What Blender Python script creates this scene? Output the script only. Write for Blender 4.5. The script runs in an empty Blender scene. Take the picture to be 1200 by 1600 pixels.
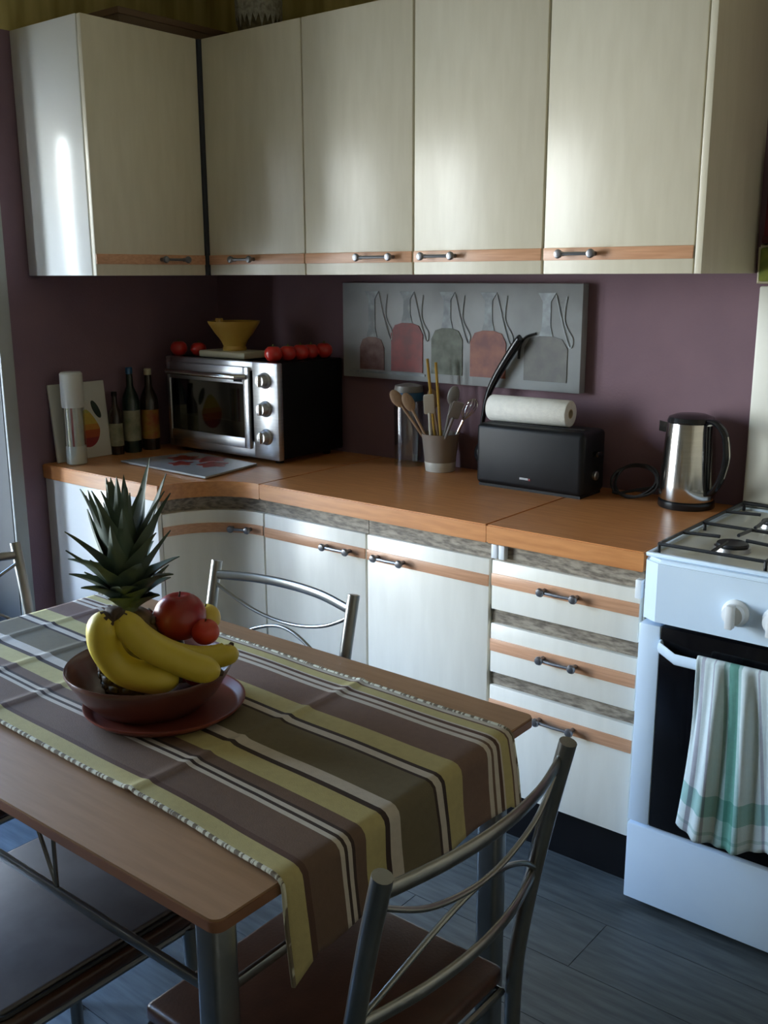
import bpy, bmesh, math, random
from mathutils import Vector, Matrix, Euler
random.seed(7)
R = math.radians
scn = bpy.context.scene
col = scn.collection

# ------------------------------------------------------------------ camera
cam_d = bpy.data.cameras.new('camera'); cam = bpy.data.objects.new('camera', cam_d); col.objects.link(cam)
_yaw, _pit, _rol, _f = 0.6791, 0.2317, -0.0034, 1570.87
fw = Vector((-math.sin(_yaw)*math.cos(_pit), math.cos(_yaw)*math.cos(_pit), -math.sin(_pit)))
rt = Vector((math.cos(_yaw), math.sin(_yaw), 0)); up = rt.cross(fw)
rt2 = math.cos(_rol)*rt + math.sin(_rol)*up; up2 = -math.sin(_rol)*rt + math.cos(_rol)*up
m = Matrix((rt2, up2, -fw)).transposed().to_4x4(); m.translation = Vector((2.9747, -2.6734, 1.4829))
cam.matrix_world = m
cam_d.sensor_fit = 'VERTICAL'; cam_d.sensor_height = 36.0; cam_d.lens = 36.0*_f/1600.0; cam_d.clip_start = .02
scn.camera = cam

# ------------------------------------------------------------------ world: sky over ground
w = bpy.data.worlds.new('sky'); scn.world = w; w.use_nodes = True
nt = w.node_tree; nt.nodes.clear()
out = nt.nodes.new('ShaderNodeOutputWorld'); bg = nt.nodes.new('ShaderNodeBackground')
tc = nt.nodes.new('ShaderNodeTexCoord'); sx = nt.nodes.new('ShaderNodeSeparateXYZ'); rp = nt.nodes.new('ShaderNodeValToRGB')
nt.links.new(tc.outputs['Generated'], sx.inputs[0]); nt.links.new(sx.outputs['Z'], rp.inputs[0])
e = rp.color_ramp.elements
# Z runs -1 (down) .. 1 (up): hazy pale ground, bright milky horizon, blue above
mr = nt.nodes.new('ShaderNodeMapRange'); mr.inputs['From Min'].default_value = -1; mr.inputs['From Max'].default_value = 1
nt.links.new(sx.outputs['Z'], mr.inputs[0]); nt.links.new(mr.outputs[0], rp.inputs[0])
e[0].position = 0.25; e[0].color = (.20, .22, .24, 1)
e[1].position = 0.46; e[1].color = (.62, .68, .72, 1)
for p_, c_ in ((.50, (1.0, 1.0, .97)), (.58, (.86, .96, 1.0)), (.70, (.30, .50, .86)), (.9, (.14, .30, .70))):
    q_ = e.new(p_); q_.color = (*c_, 1)
nt.links.new(rp.outputs[0], bg.inputs[0]); bg.inputs[1].default_value = 20.0
nt.links.new(bg.outputs[0], out.inputs[0])

# ------------------------------------------------------------------ window portals (guide daylight sampling through the real openings)
def portal(loc, rot, sx_, sy_):
    l = bpy.data.lights.new('daylight_portal', 'AREA'); l.shape = 'RECTANGLE'; l.size = sx_; l.size_y = sy_
    l.cycles.is_portal = True
    o = bpy.data.objects.new('daylight_portal', l); col.objects.link(o); o.location = loc; o.rotation_euler = rot
portal((-.36, -1.95, 1.12), (0, R(-90), 0), 2.1, 2.1)      # glazed door in the left wall
# ------------------------------------------------------------------ exposure
scn.view_settings.view_transform = 'Standard'; scn.view_settings.look = 'None'
scn.view_settings.gamma = 1.0; scn.view_settings.use_curve_mapping = False
scn.view_settings.exposure = 1.18
scn.cycles.max_bounces = 8; scn.cycles.diffuse_bounces = 5; scn.cycles.glossy_bounces = 4
scn.cycles.transparent_max_bounces = 8; scn.cycles.sample_clamp_indirect = 4.0
scn.cycles.caustics_reflective = False; scn.cycles.caustics_refractive = False

# ------------------------------------------------------------------ materials
def mat(name, c1, c2=None, rough=.5, metal=0, scale=8, stretch=(1, 1, 1), bump=0, bscale=None, spec=.5, coat=0, detail=4, lo=.35, hi=.65, trans=0, alpha=1, sheen=0):
    M = bpy.data.materials.new(name); M.use_nodes = True; t = M.node_tree; b = t.nodes['Principled BSDF']
    b.inputs['Roughness'].default_value = rough; b.inputs['Metallic'].default_value = metal
    b.inputs['Specular IOR Level'].default_value = spec; b.inputs['Coat Weight'].default_value = coat
    b.inputs['Coat Roughness'].default_value = .15
    b.inputs['Transmission Weight'].default_value = trans; b.inputs['Alpha'].default_value = alpha
    c2 = c2 or tuple(min(1, v*1.06) for v in c1)
    tc = t.nodes.new('ShaderNodeTexCoord'); mp = t.nodes.new('ShaderNodeMapping'); mp.inputs['Scale'].default_value = stretch
    n = t.nodes.new('ShaderNodeTexNoise'); n.inputs['Scale'].default_value = scale; n.inputs['Detail'].default_value = detail
    cr = t.nodes.new('ShaderNodeValToRGB'); cr.color_ramp.elements[0].position = lo; cr.color_ramp.elements[1].position = hi
    cr.color_ramp.elements[0].color = (*c1, 1); cr.color_ramp.elements[1].color = (*c2, 1)
    t.links.new(tc.outputs['Object'], mp.inputs[0]); t.links.new(mp.outputs[0], n.inputs[0]); t.links.new(n.outputs[0], cr.inputs[0])
    t.links.new(cr.outputs[0], b.inputs['Base Color'])
    if bump:
        bn = t.nodes.new('ShaderNodeBump'); bn.inputs['Strength'].default_value = bump; bn.inputs['Distance'].default_value = .002
        n2 = t.nodes.new('ShaderNodeTexNoise'); n2.inputs['Scale'].default_value = bscale or scale*6; n2.inputs['Detail'].default_value = 3
        t.links.new(mp.outputs[0], n2.inputs[0]); t.links.new(n2.outputs[0], bn.inputs['Height']); t.links.new(bn.outputs[0], b.inputs['Normal'])
    return M

CREAM = mat('cream_laminate_warmlit', (.66, .61, .48), (.70, .65, .52), rough=.30, scale=6, stretch=(6, 6, 1), bump=.04, bscale=120)  # warm bounced light of the upper units tinted into the cream
CREAM_B = mat('cream_laminate_lit', (.80, .77, .68), (.84, .81, .72), rough=.30, scale=6, stretch=(6, 6, 1), bump=.03, bscale=120)  # same cream laminate, lightened for the brighter daylight on the base units
ENDWHITE = mat('glossy_white_panel', (.78, .78, .74), (.80, .80, .77), rough=.20, scale=4, bump=.03, bscale=9)
STRIP = mat('beech_strip', (.56, .29, .16), (.66, .36, .21), rough=.35, scale=10, stretch=(1, 8, 20))
WORKTOP = mat('beech_worktop', (.50, .20, .065), (.60, .26, .09), rough=.33, scale=9, stretch=(1, 9, 9), bump=.03, bscale=80)
TABLEWOOD = mat('beech_table', (.27, .150, .073), (.32, .18, .092), rough=.5, scale=8, stretch=(1, 10, 10))
TABLEEDGE = mat('table_edge_brown', (.20, .09, .045), (.24, .11, .06), rough=.4)
MOTTLE = mat('mottled_rail', (.12, .095, .07), (.34, .29, .22), rough=.5, scale=34, stretch=(1, 2, 4), detail=8)
BLACKP = mat('black_plinth', (.003, .003, .004), (.005, .005, .006), rough=.6, spec=.15)
GAP = mat('dark_gap_filler', (.05, .055, .065), rough=.6)
METAL_D = mat('dark_pewter', (.20, .20, .21), rough=.35, metal=.9)
CHROME = mat('brushed_tube_metal', (.27, .275, .265), (.31, .315, .305), rough=.30, metal=1, scale=20)
STEEL = mat('steel', (.66, .65, .62), (.72, .71, .68), rough=.16, metal=1, scale=12, stretch=(1, 1, 14))
STEELM = mat('satin_steel', (.50, .50, .50), (.58, .58, .58), rough=.33, metal=1, scale=12, stretch=(1, 1, 14))
PURPLE = mat('purple_wall_paint', (.19, .115, .145), (.215, .13, .16), rough=.75, scale=5, bump=.3, bscale=160)
CEIL = mat('ceiling_cream', (.66, .60, .44), rough=.8)
WALLC = mat('plain_cream_wall', (.62, .56, .44), rough=.8)
TRIMW = mat('grey_white_trim', (.32, .33, .31), (.36, .37, .35), rough=.4)
ENAMEL = mat('white_enamel_bluelit', (.66, .80, .95), (.69, .83, .97), rough=.22, coat=.3)  # blue of the sky light mixed into the white
ENAMEL2 = mat('white_enamel_shaded', (.62, .62, .55), rough=.3)  # same white enamel with the beige shade of hob and lid mixed in
BGLASS = mat('black_oven_glass', (.003, .003, .004), rough=.12, spec=.35)
IRON = mat('black_cast_iron', (.012, .014, .018), rough=.4)
BLACKPL = mat('black_plastic', (.006, .007, .009), (.010, .011, .013), rough=.22)
BLACKM = mat('black_matte', (.008, .008, .009), rough=.6)
WHITEP = mat('white_plastic', (.75, .78, .80), rough=.35)
PAPER = mat('paper_towel_white', (.86, .86, .80), (.80, .80, .75), rough=.9, scale=60, bump=.6, bscale=200)
CARD = mat('cardboard', (.62, .52, .34), rough=.8)
SEATB = mat('brown_leatherette', (.045, .018, .010), (.06, .025, .014), rough=.30, scale=30, bump=.15, bscale=200)
TERRA = mat('glazed_terracotta', (.075, .024, .017), (.11, .034, .023), rough=.30, scale=12, coat=.4)
TOM = mat('tomato_red', (.55, .03, .02), (.42, .02, .015), rough=.28, scale=10)
OCHRE = mat('ochre_enamel', (.42, .24, .035), (.50, .32, .06), rough=.4)
CREAMP = mat('cream_plastic', (.50, .46, .32), rough=.45)
TAUPE = mat('taupe_ceramic', (.26, .22, .19), (.29, .25, .21), rough=.45)
WOODU = mat('utensil_wood', (.32, .20, .12), (.40, .27, .17), rough=.6, scale=20, stretch=(6, 6, 1))
YEL = mat('yellow_stick', (.45, .27, .04), rough=.5)
GREYPL = mat('grey_plastic', (.22, .21, .20), rough=.35)
BLUEL = mat('blue_lid', (.02, .10, .22), rough=.35)
GREENB = mat('dark_green_glass', (.010, .022, .016), rough=.12)
BROWNB = mat('dark_brown_glass', (.022, .012, .008), rough=.12)
LABELG = mat('pale_label', (.30, .29, .20), (.16, .17, .10), rough=.6, scale=30)
LABELY = mat('yellow_red_label', (.34, .22, .03), (.28, .05, .02), rough=.6, scale=22)
LACE = mat('grey_lace', (.42, .41, .36), (.25, .24, .20), rough=.9, scale=80)
WICKER = mat('dark_wicker', (.07, .06, .035), (.16, .13, .07), rough=.8, scale=60)
BROWNBOX = mat('brown_box', (.11, .07, .04), (.14, .09, .055), rough=.7)
LEAF = mat('pineapple_leaf', (.032, .055, .036), (.11, .145, .095), rough=.6, scale=22, stretch=(1, 1, .4), lo=.3, hi=.7)
PINE = mat('pineapple_skin', (.07, .045, .02), (.15, .10, .045), rough=.6, scale=40)
BAN = mat('banana_yellow', (.50, .38, .028), (.60, .47, .05), rough=.42, scale=9)
BANT = mat('banana_tip', (.045, .025, .012), rough=.7)
MANGO = mat('apple_red', (.26, .012, .014), (.42, .07, .025), rough=.3, scale=7, lo=.45, hi=.8)
PEACH = mat('orange_red_fruit', (.46, .06, .02), (.50, .03, .02), rough=.4, scale=14)
LEMON = mat('yellow_fruit', (.60, .44, .06), rough=.4)
OLIVEG = mat('green_yellow_cloth', (.20, .22, .035), (.12, .16, .03), rough=.9, scale=40)
REDC = mat('dark_red_cloth', (.12, .015, .02), rough=.9)
PORCEL = mat('white_glazed_print', (.60, .60, .55), rough=.3)
FLOORM = mat('grey_wood_floor', (.055, .065, .068), (.10, .112, .112), rough=.42, scale=7, stretch=(1, 9, 1), detail=8, bump=.1, bscale=60)
FLOORJ = mat('floor_joint', (.05, .055, .06), rough=.7)
RUNB = mat('runner_edge', (.62, .62, .50), (.16, .13, .09), rough=.9, scale=55, stretch=(2, .2, .2), lo=.48, hi=.52)

def ramp_mat(name, stops, axis='Y', rough=.9, src='UV', bump=.5, bscale=500, noise=.12):
    """fabric or print whose colour changes in bands along one coordinate"""
    M = bpy.data.materials.new(name); M.use_nodes = True; t = M.node_tree; b = t.nodes['Principled BSDF']
    b.inputs['Roughness'].default_value = rough
    tc = t.nodes.new('ShaderNodeTexCoord'); s = t.nodes.new('ShaderNodeSeparateXYZ')
    t.links.new(tc.outputs[src], s.inputs[0])
    prev = None; val = s.outputs[axis]
    groups = [stops[i:i+28] for i in range(0, len(stops), 28)]
    cr = t.nodes.new('ShaderNodeValToRGB'); cr.color_ramp.interpolation = 'CONSTANT'; el = cr.color_ramp.elements
    el[0].position = 0; el[0].color = (*stops[0][1], 1)
    el[1].position = stops[1][0]; el[1].color = (*stops[1][1], 1)
    for p, c in stops[2:]:
        q = el.new(p); q.color = (*c, 1)
    t.links.new(val, cr.inputs[0])
    n = t.nodes.new('ShaderNodeTexNoise'); n.inputs['Scale'].default_value = 90
    t.links.new(tc.outputs['Object'], n.inputs[0])
    mx = t.nodes.new('ShaderNodeMix'); mx.data_type = 'RGBA'; mx.blend_type = 'OVERLAY'; mx.inputs[0].default_value = noise
    t.links.new(cr.outputs[0], mx.inputs[6]); t.links.new(n.outputs[0], mx.inputs[7]); t.links.new(mx.outputs[2], b.inputs['Base Color'])
    if bump:
        bn = t.nodes.new('ShaderNodeBump'); bn.inputs['Strength'].default_value = bump; bn.inputs['Distance'].default_value = .0008
        n2 = t.nodes.new('ShaderNodeTexNoise'); n2.inputs['Scale'].default_value = bscale
        t.links.new(tc.outputs['Object'], n2.inputs[0]); t.links.new(n2.outputs[0], bn.inputs['Height']); t.links.new(bn.outputs[0], b.inputs['Normal'])
    return M

def wall_two_tone():
    """purple paint up to 2.212 m, olive wallpaper above it"""
    M = PURPLE.copy(); M.name = 'purple_wall_with_olive_top'; t = M.node_tree; b = t.nodes['Principled BSDF']
    src = b.inputs['Base Color'].links[0].from_socket
    tc = t.nodes.new('ShaderNodeTexCoord'); s = t.nodes.new('ShaderNodeSeparateXYZ'); t.links.new(tc.outputs['Object'], s.inputs[0])
    g = t.nodes.new('ShaderNodeMath'); g.operation = 'GREATER_THAN'; g.inputs[1].default_value = 2.212; t.links.new(s.outputs['Z'], g.inputs[0])
    n = t.nodes.new('ShaderNodeTexNoise'); n.inputs['Scale'].default_value = 14; mp = t.nodes.new('ShaderNodeMapping'); mp.inputs['Scale'].default_value = (1, 1, .15)
    t.links.new(tc.outputs['Object'], mp.inputs[0]); t.links.new(mp.outputs[0], n.inputs[0])
    cr = t.nodes.new('ShaderNodeValToRGB'); cr.color_ramp.elements[0].color = (.36, .29, .09, 1); cr.color_ramp.elements[1].color = (.55, .46, .18, 1)
    cr.color_ramp.elements[0].position = .4; cr.color_ramp.elements[1].position = .6
    t.links.new(n.outputs[0], cr.inputs[0])
    mx = t.nodes.new('ShaderNodeMix'); mx.data_type = 'RGBA'
    t.links.new(g.outputs[0], mx.inputs[0]); t.links.new(src, mx.inputs[6]); t.links.new(cr.outputs[0], mx.inputs[7]); t.links.new(mx.outputs[2], b.inputs['Base Color'])
    return M
WALLM = wall_two_tone()

def glass_mat(name, tint=(.9, .95, .95), gl=.12):
    M = bpy.data.materials.new(name); M.use_nodes = True; t = M.node_tree; t.nodes.clear()
    o = t.nodes.new('ShaderNodeOutputMaterial'); mx = t.nodes.new('ShaderNodeMixShader'); tr = t.nodes.new('ShaderNodeBsdfTransparent'); g = t.nodes.new('ShaderNodeBsdfGlossy')
    fr = t.nodes.new('ShaderNodeFresnel'); fr.inputs[0].default_value = 1.45; ad = t.nodes.new('ShaderNodeMath'); ad.operation = 'ADD'; ad.inputs[1].default_value = gl
    tr.inputs[0].default_value = (*tint, 1); g.inputs['Roughness'].default_value = .05
    ge = t.nodes.new('ShaderNodeNewGeometry'); iv = t.nodes.new('ShaderNodeMath'); iv.operation = 'SUBTRACT'; iv.inputs[0].default_value = 1
    mu = t.nodes.new('ShaderNodeMath'); mu.operation = 'MULTIPLY'      # a thin pane reflects at its front faces only
    t.links.new(ge.outputs['Backfacing'], iv.inputs[1]); t.links.new(fr.outputs[0], ad.inputs[0]); t.links.new(ad.outputs[0], mu.inputs[0]); t.links.new(iv.outputs[0], mu.inputs[1]); t.links.new(mu.outputs[0], mx.inputs[0]); t.links.new(tr.outputs[0], mx.inputs[1]); t.links.new(g.outputs[0], mx.inputs[2]); t.links.new(mx.outputs[0], o.inputs[0])
    return M
GLASS = glass_mat('clear_glass')
WGLASS = glass_mat('window_glass', (.97, .98, .98), .0)
DGLASS = glass_mat('smoked_oven_glass', (.35, .38, .42), .18)

# ------------------------------------------------------------------ mesh helpers
def box(bm, x0, x1, y0, y1, z0, z1, bev=0, seg=2, rot=None, about=None):
    mt = Matrix.Translation(((x0+x1)/2, (y0+y1)/2, (z0+z1)/2)) @ Matrix.Diagonal((abs(x1-x0), abs(y1-y0), abs(z1-z0), 1))
    r = bmesh.ops.create_cube(bm, size=1, matrix=mt); vs = r['verts']
    if bev:
        ed = list({e for v in vs for e in v.link_edges})
        rb = bmesh.ops.bevel(bm, geom=ed, offset=bev, segments=seg, affect='EDGES', profile=.5)
        vs = list({v for f in rb['faces'] for v in f.verts} | {v for v in vs if v.is_valid})
    if rot:
        bmesh.ops.rotate(bm, verts=vs, cent=about or ((x0+x1)/2, (y0+y1)/2, (z0+z1)/2), matrix=rot)
    return bm
def B(): return bmesh.new()
def bx(*a, **k): return box(B(), *a, **k)
def smooth_pts(pts, n=8):
    P = [Vector(p) for p in pts]
    if len(P) < 3: return P
    o = []
    for i in range(len(P)-1):
        p0 = P[max(i-1, 0)]; p1 = P[i]; p2 = P[i+1]; p3 = P[min(i+2, len(P)-1)]
        for k in range(n):
            t = k/n
            o.append(.5*((2*p1)+(-p0+p2)*t+(2*p0-5*p1+4*p2-p3)*t*t+(-p0+3*p1-3*p2+p3)*t**3))
    o.append(P[-1]); return o
def tube(bm, pts, r, n=10, cap=True, flat=None):
    """r: radius or list; flat=(a,b): cross-section half-widths in the (side, up) frame"""
    P = [Vector(p) for p in pts]; N = len(P)
    rs = r if isinstance(r, (list, tuple)) else [r]*N
    if len(rs) != N:
        rs = [rs[min(len(rs)-1, int(i/(N-1)*(len(rs)-1)))] + (rs[min(len(rs)-1, int(i/(N-1)*(len(rs)-1))+1)] - rs[min(len(rs)-1, int(i/(N-1)*(len(rs)-1)))])*((i/(N-1)*(len(rs)-1)) % 1) for i in range(N)]
    T = [(P[min(i+1, N-1)]-P[max(i-1, 0)]).normalized() for i in range(N)]
    a = Vector((0, 0, 1)) if abs(T[0].z) < .9 else Vector((1, 0, 0))
    u = T[0].cross(a).normalized(); rings = []
    for i in range(N):
        u = (u - T[i]*u.dot(T[i])).normalized(); v = T[i].cross(u)
        ring = []
        for k in range(n):
            th = 2*math.pi*k/n
            fa, fb = (flat if flat else (rs[i], rs[i]))
            ring.append(bm.verts.new(P[i] + u*math.cos(th)*fa + v*math.sin(th)*fb))
        rings.append(ring)
    for i in range(N-1):
        for k in range(n):
            bm.faces.new((rings[i][k], rings[i][(k+1) % n], rings[i+1][(k+1) % n], rings[i+1][k]))
    if cap:
        bm.faces.new(rings[0][::-1]); bm.faces.new(rings[-1])
    return bm
def tb(pts, r, **k): return tube(B(), pts, r, **k)
def lathe(bm, prof, c=(0, 0, 0), n=32, ax=None):
    rings = []; c = Vector(c); vs = []
    for (r, z) in prof:
        if r < 1e-6: rings.append([bm.verts.new((0, 0, z))])
        else: rings.append([bm.verts.new((r*math.cos(2*math.pi*k/n), r*math.sin(2*math.pi*k/n), z)) for k in range(n)])
    for a, b in zip(rings[:-1], rings[1:]):
        for k in range(n):
            k2 = (k+1) % n
            if len(a) == 1 and len(b) == 1: continue
            if len(a) == 1: bm.faces.new((a[0], b[k2], b[k]))
            elif len(b) == 1: bm.faces.new((a[k], a[k2], b[0]))
            else: bm.faces.new((a[k], a[k2], b[k2], b[k]))
    for ring in rings: vs += ring
    M = Matrix.Translation(c)
    if ax: M = M @ Vector((0, 0, 1)).rotation_difference(Vector(ax)).to_matrix().to_4x4()
    bmesh.ops.transform(bm, matrix=M, verts=vs)
    return bm
def lt(prof, c=(0, 0, 0), **k): return lathe(B(), prof, c, **k)
def cyl(r, z0, z1, bev=.002): return [(0, z0), (r-bev, z0), (r, z0+bev), (r, z1-bev), (r-bev, z1), (0, z1)]
def prism(bm, poly, z0, z1):
    a = [bm.verts.new((x, y, z0)) for x, y in poly]; b = [bm.verts.new((x, y, z1)) for x, y in poly]; n = len(poly)
    bm.faces.new(a[::-1]); bm.faces.new(b)
    for i in range(n): bm.faces.new((a[i], a[(i+1) % n], b[(i+1) % n], b[i]))
    return bm
def prism_xz(bm, poly, y0, y1):
    a = [bm.verts.new((x, y0, z)) for x, z in poly]; b = [bm.verts.new((x, y1, z)) for x, z in poly]; n = len(poly)
    bm.faces.new(a); bm.faces.new(b[::-1])
    for i in range(n): bm.faces.new((a[i], b[i], b[(i+1) % n], a[(i+1) % n]))
    return bm
def rootloc(o):
    v = Vector((0, 0, 0))
    while o is not None: v += o.location; o = o.parent
    return v
def obj(name, bm, m, parent=None, label=None, local=False, kind=None, ang=35, loc=None):
    """links ONE mesh object; coordinates are world ones unless local=True"""
    bmesh.ops.recalc_face_normals(bm, faces=bm.faces)
    me = bpy.data.meshes.new(name); 
    off = rootloc(parent) if (parent is not None and not local) else Vector((0, 0, 0))
    if parent is None and not local and loc is None:
        xs = [v.co for v in bm.verts]
        off = Vector((sum(v.x for v in xs)/len(xs), sum(v.y for v in xs)/len(xs), min(v.z for v in xs)))
    if loc is not None: off = Vector(loc)
    for v in bm.verts: v.co -= off
    bm.to_mesh(me); bm.free(); me.materials.append(m)
    for p in me.polygons: p.use_smooth = True
    me.set_sharp_from_angle(angle=R(ang))
    o = bpy.data.objects.new(name, me); col.objects.link(o)
    if parent is not None: o.parent = parent
    else: o.location = off
    if label: o['label'] = label
    if kind: o['kind'] = kind
    return o
def tag(o, label, cat, group=None):
    o['label'] = label; o['category'] = cat
    if group: o['group'] = group
    return o
def thing(name, label, cat, loc=(0, 0, 0), rotz=0, group=None):
    o = bpy.data.objects.new(name, None); col.objects.link(o); o.location = loc; o.rotation_euler = (0, 0, rotz); o.empty_display_size = .05
    return tag(o, label, cat, group)
def copy_tree(o, parent=None):
    c = o.copy(); col.objects.link(c); c.parent = parent
    for ch in list(o.children):
        copy_tree(ch, c)
    return c
def struct(name, bm, m, parent=None, loc=(0, 0, 0)):
    o = obj(name, bm, m, parent, loc=loc if parent is None else None); o['kind'] = 'structure'; return o

# ================================================================== SETTING
RX, RY, RZ = 3.9, -4.0, 2.52
fl = struct('floor', bx(-.32, RX, RY, .05, -.06, -.0015), FLOORJ)
row = 0; y = 0.0; src = {}
while y > RY + .01:
    x = -.0 - (row % 3)*.42; first = True
    while x < RX:
        x0 = max(x, 0); x1 = min(x+1.25, RX); y0 = max(y-.185, RY)
        if x1-x0 > .05:
            key = (round(x1-x0, 3), round(y-y0, 3))
            if key not in src:
                p = obj('plank', bx(0, x1-x0-.002, -(y-y0)+.002, 0, -.0015, 0), FLOORM, fl, local=True); src[key] = p.data
            else:
                p = bpy.data.objects.new('plank', src[key]); col.objects.link(p); p.parent = fl
            p.location = (x0, y, 0)
        x += 1.25
    y -= .185; row += 1
struct('ceiling', bx(-.05, RX, RY, .05, RZ, RZ+.06), CEIL)
struct('wall_back', bx(-.15, RX, 0, .12, 0, RZ), WALLM)
bm = B(); 
box(bm, -.32, 0, -.93, 0, 0, RZ); box(bm, -.32, 0, -3.00, -.93, 2.12, RZ); box(bm, -.32, 0, RY, -3.00, 0, RZ)
struct('wall_left', bm, WALLM)
struct('wall_right', bx(RX, RX+.1, RY, 0, 0, RZ), WALLC)
struct('wall_front', bx(0, RX, RY-.1, RY, 0, RZ), WALLC)
# glazed door to the left of the cabinets, its casing is what the photograph shows
bm = B(); box(bm, .0, .012, -.935, -.888, 0, 2.18, .003); box(bm, .0, .022, -3.06, -2.99, 0, 2.18, .004); box(bm, .0, .022, -2.99, -.945, 2.11, 2.18, .004)
struct('trim_1', bm, TRIMW)
struct('trim_2', bx(-.26, -.002, -.936, -.9305, 0, 2.12), mat('dark_jamb_paint', (.10, .10, .095), rough=.7))
d1 = struct('door_1', bx(-.30, -.26, -1.74, -1.37, 0.02, 2.10, .003), TRIMW)
for a in ((-1.00, -.93), (-2.42, -2.30), (-3.0, -2.90)): struct('door_stile', bx(-.305, -.255, a[0], a[1], .0, 2.12), TRIMW, d1)
struct('door_rail', bx(-.305, -.255, -3.0, -.93, 0, .45), TRIMW, d1); struct('door_rail', bx(-.305, -.255, -3.0, -.93, 1.98, 2.12), TRIMW, d1)
struct('door_pane', bx(-.282, -.278, -1.235, -1.00, .45, 1.98), glass_mat('grey_dimming_pane', (.25, .25, .25), .02), d1)  # unseen pane, tint added to soften its reflection in the end panels
for a in ((-1.37, -1.235), (-2.30, -1.74), (-2.90, -2.42)): struct('door_pane', bx(-.282, -.278, a[0], a[1], .45, 1.98), WGLASS, d1)

# unseen slats added over the rear leaf, turned to steer daylight towards the cooker
_bm = bx(-.050, .050, -.0015, .0015, .06, 2.06); _sl = obj('baffle_slat', _bm, mat('dark_baffle', (.05, .05, .05), rough=.8), d1, local=True); _sl['kind'] = 'structure'
for k in range(14):
    o = _sl if k == 0 else _sl.copy()
    if k: col.objects.link(o); o.parent = d1
    o.location = (-.17-rootloc(d1).x, -1.66-.095*k-rootloc(d1).y, -rootloc(d1).z); o.rotation_euler = (0, 0, R(33))

# ================================================================== WALL CABINETS
ZB, ZT, YU, X0U = 1.483, 2.209, -.364, .364
def handle_y(x0, x1, z, yf, parent, mat_=None):
    bm = B()
    for xx in (x0, x1):
        lathe(bm, [(0, 0), (.006, 0), (.0055, .014), (.010, .018), (.0115, .024), (.009, .029), (0, .031)], (xx, yf, z), n=14, ax=(0, -1, 0))
    tube(bm, [(x0, yf-.020, z), ((x0+x1)/2, yf-.022, z), (x1, yf-.020, z)], .0042, n=8)
    return obj('handle', bm, mat_ or METAL_D, parent)
def door_y(x0, x1, z0, z1, yf, s0, s1, m, parent, hx=None, th=.018, name='door'):
    d = obj(name, bx(x0+.0025, x1-.0025, yf, yf+th, z0, z1, .002), m, parent)
    obj('wood_strip', bx(x0+.0026, x1-.0026, yf-.0035, yf+.001, s0, s1, .001), STRIP, d)
    if hx: handle_y(hx[0], hx[1], (s0+s1)/2, yf-.003, d)
    return d
def wall_cab(x0, x1, label, hx, right_panel=False):
    t = thing('wall_cabinet', label, 'cabinet', ((x0+x1)/2, -.17, ZB))
    obj('body', bx(x0+.001, x1-.001, YU+.020, -.004, ZB+.001, ZT), CREAM, t)
    door_y(x0, x1-(.018 if right_panel else 0), ZB, ZT, YU, 1.517, 1.547, CREAM, t, hx)
    if right_panel: obj('side_panel', bx(x1-.016, x1+.001, YU-.001, -.003, ZB, ZT+.002, .001), CREAM, t)
wall_cab(.806, 1.217, 'cream wall cabinet adjoining the corner unit, handle at its lower right', (1.03, 1.149))
wall_cab(1.219, 1.631, 'cream wall cabinet with handle at its lower left, over the middle of the canvas', (1.262, 1.363))
wall_cab(1.633, 2.050, 'rightmost cream wall cabinet with exposed side panel, above the kettle', (1.691, 1.78), True)
t = thing('corner_wall_cabinet', 'L-shaped cream corner wall cabinet with glossy white end panel, above the toaster oven', 'cabinet', (.2, -.4, ZB))
bm = B(); box(bm, .004, X0U-.02, -.79, -.004, ZB+.001, ZT); box(bm, X0U-.02, .804, YU+.02, -.004, ZB+.001, ZT)
obj('body', bm, CREAM, t)
obj('end_panel', bx(.004, X0U-.021, -.806, -.79, ZB, ZT+.002, .004), ENDWHITE, t, 'glossy white end panel')
# left-leg door faces +x
d = obj('door', bx(X0U-.018, X0U, -.804, YU-.012, ZB, ZT, .002), CREAM, t)
obj('wood_strip', bx(X0U-.001, X0U+.003, -.803, YU-.013, 1.517, 1.547, .001), STRIP, d)
bm = B()
for yy in (-.56, -.47):
    lathe(bm, [(0, 0), (.006, 0), (.0055, .014), (.010, .018), (.0115, .024), (.009, .029), (0, .031)], (X0U+.003, yy, 1.532), n=14, ax=(1, 0, 0))
tube(bm, [(X0U+.022, -.56, 1.532), (X0U+.022, -.47, 1.532)], .0042, n=8)
obj('handle', bm, METAL_D, d)
obj('corner_post', bx(X0U-.02, X0U+.004, YU-.006, YU+.02, ZB, ZT), GAP, t)
door_y(X0U+.008, .806, ZB, ZT, YU, 1.517, 1.547, CREAM, t, (.50, .585))

# ================================================================== BASE CABINETS
YF = -.585; XC, YC, RC = .814, -.812, .227      # concave corner: centre and radius of the door face
def arc(cx, cy, r, a0, a1, n=16): return [(cx+r*math.cos(R(a0+(a1-a0)*i/n)), cy+r*math.sin(R(a0+(a1-a0)*i/n))) for i in range(n+1)]
def arc_slab(r0, r1, z0, z1, a0=174, a1=90, n=18):
    return prism(B(), arc(XC, YC, r0, a0, a1, n)+arc(XC, YC, r1, a1, a0, n), z0, z1)
t = thing('corner_base_cabinet', 'corner base cabinet with concave curved door and white end panel, behind the pineapple', 'cabinet', (.4, -.4, 0))
body = [(.004, -.004), (.004, -.79)] + [(.56, -.79)] + arc(XC, YC, RC+.03, 174, 90, 14)[1:] + [(.814, -.004)]
obj('body', prism(B(), body, .14, .80), CREAM_B, t)
obj('end_panel', bx(.004, .588, -.806, -.79, .0, .821, .003), ENDWHITE, t, 'glossy white end panel')
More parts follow.
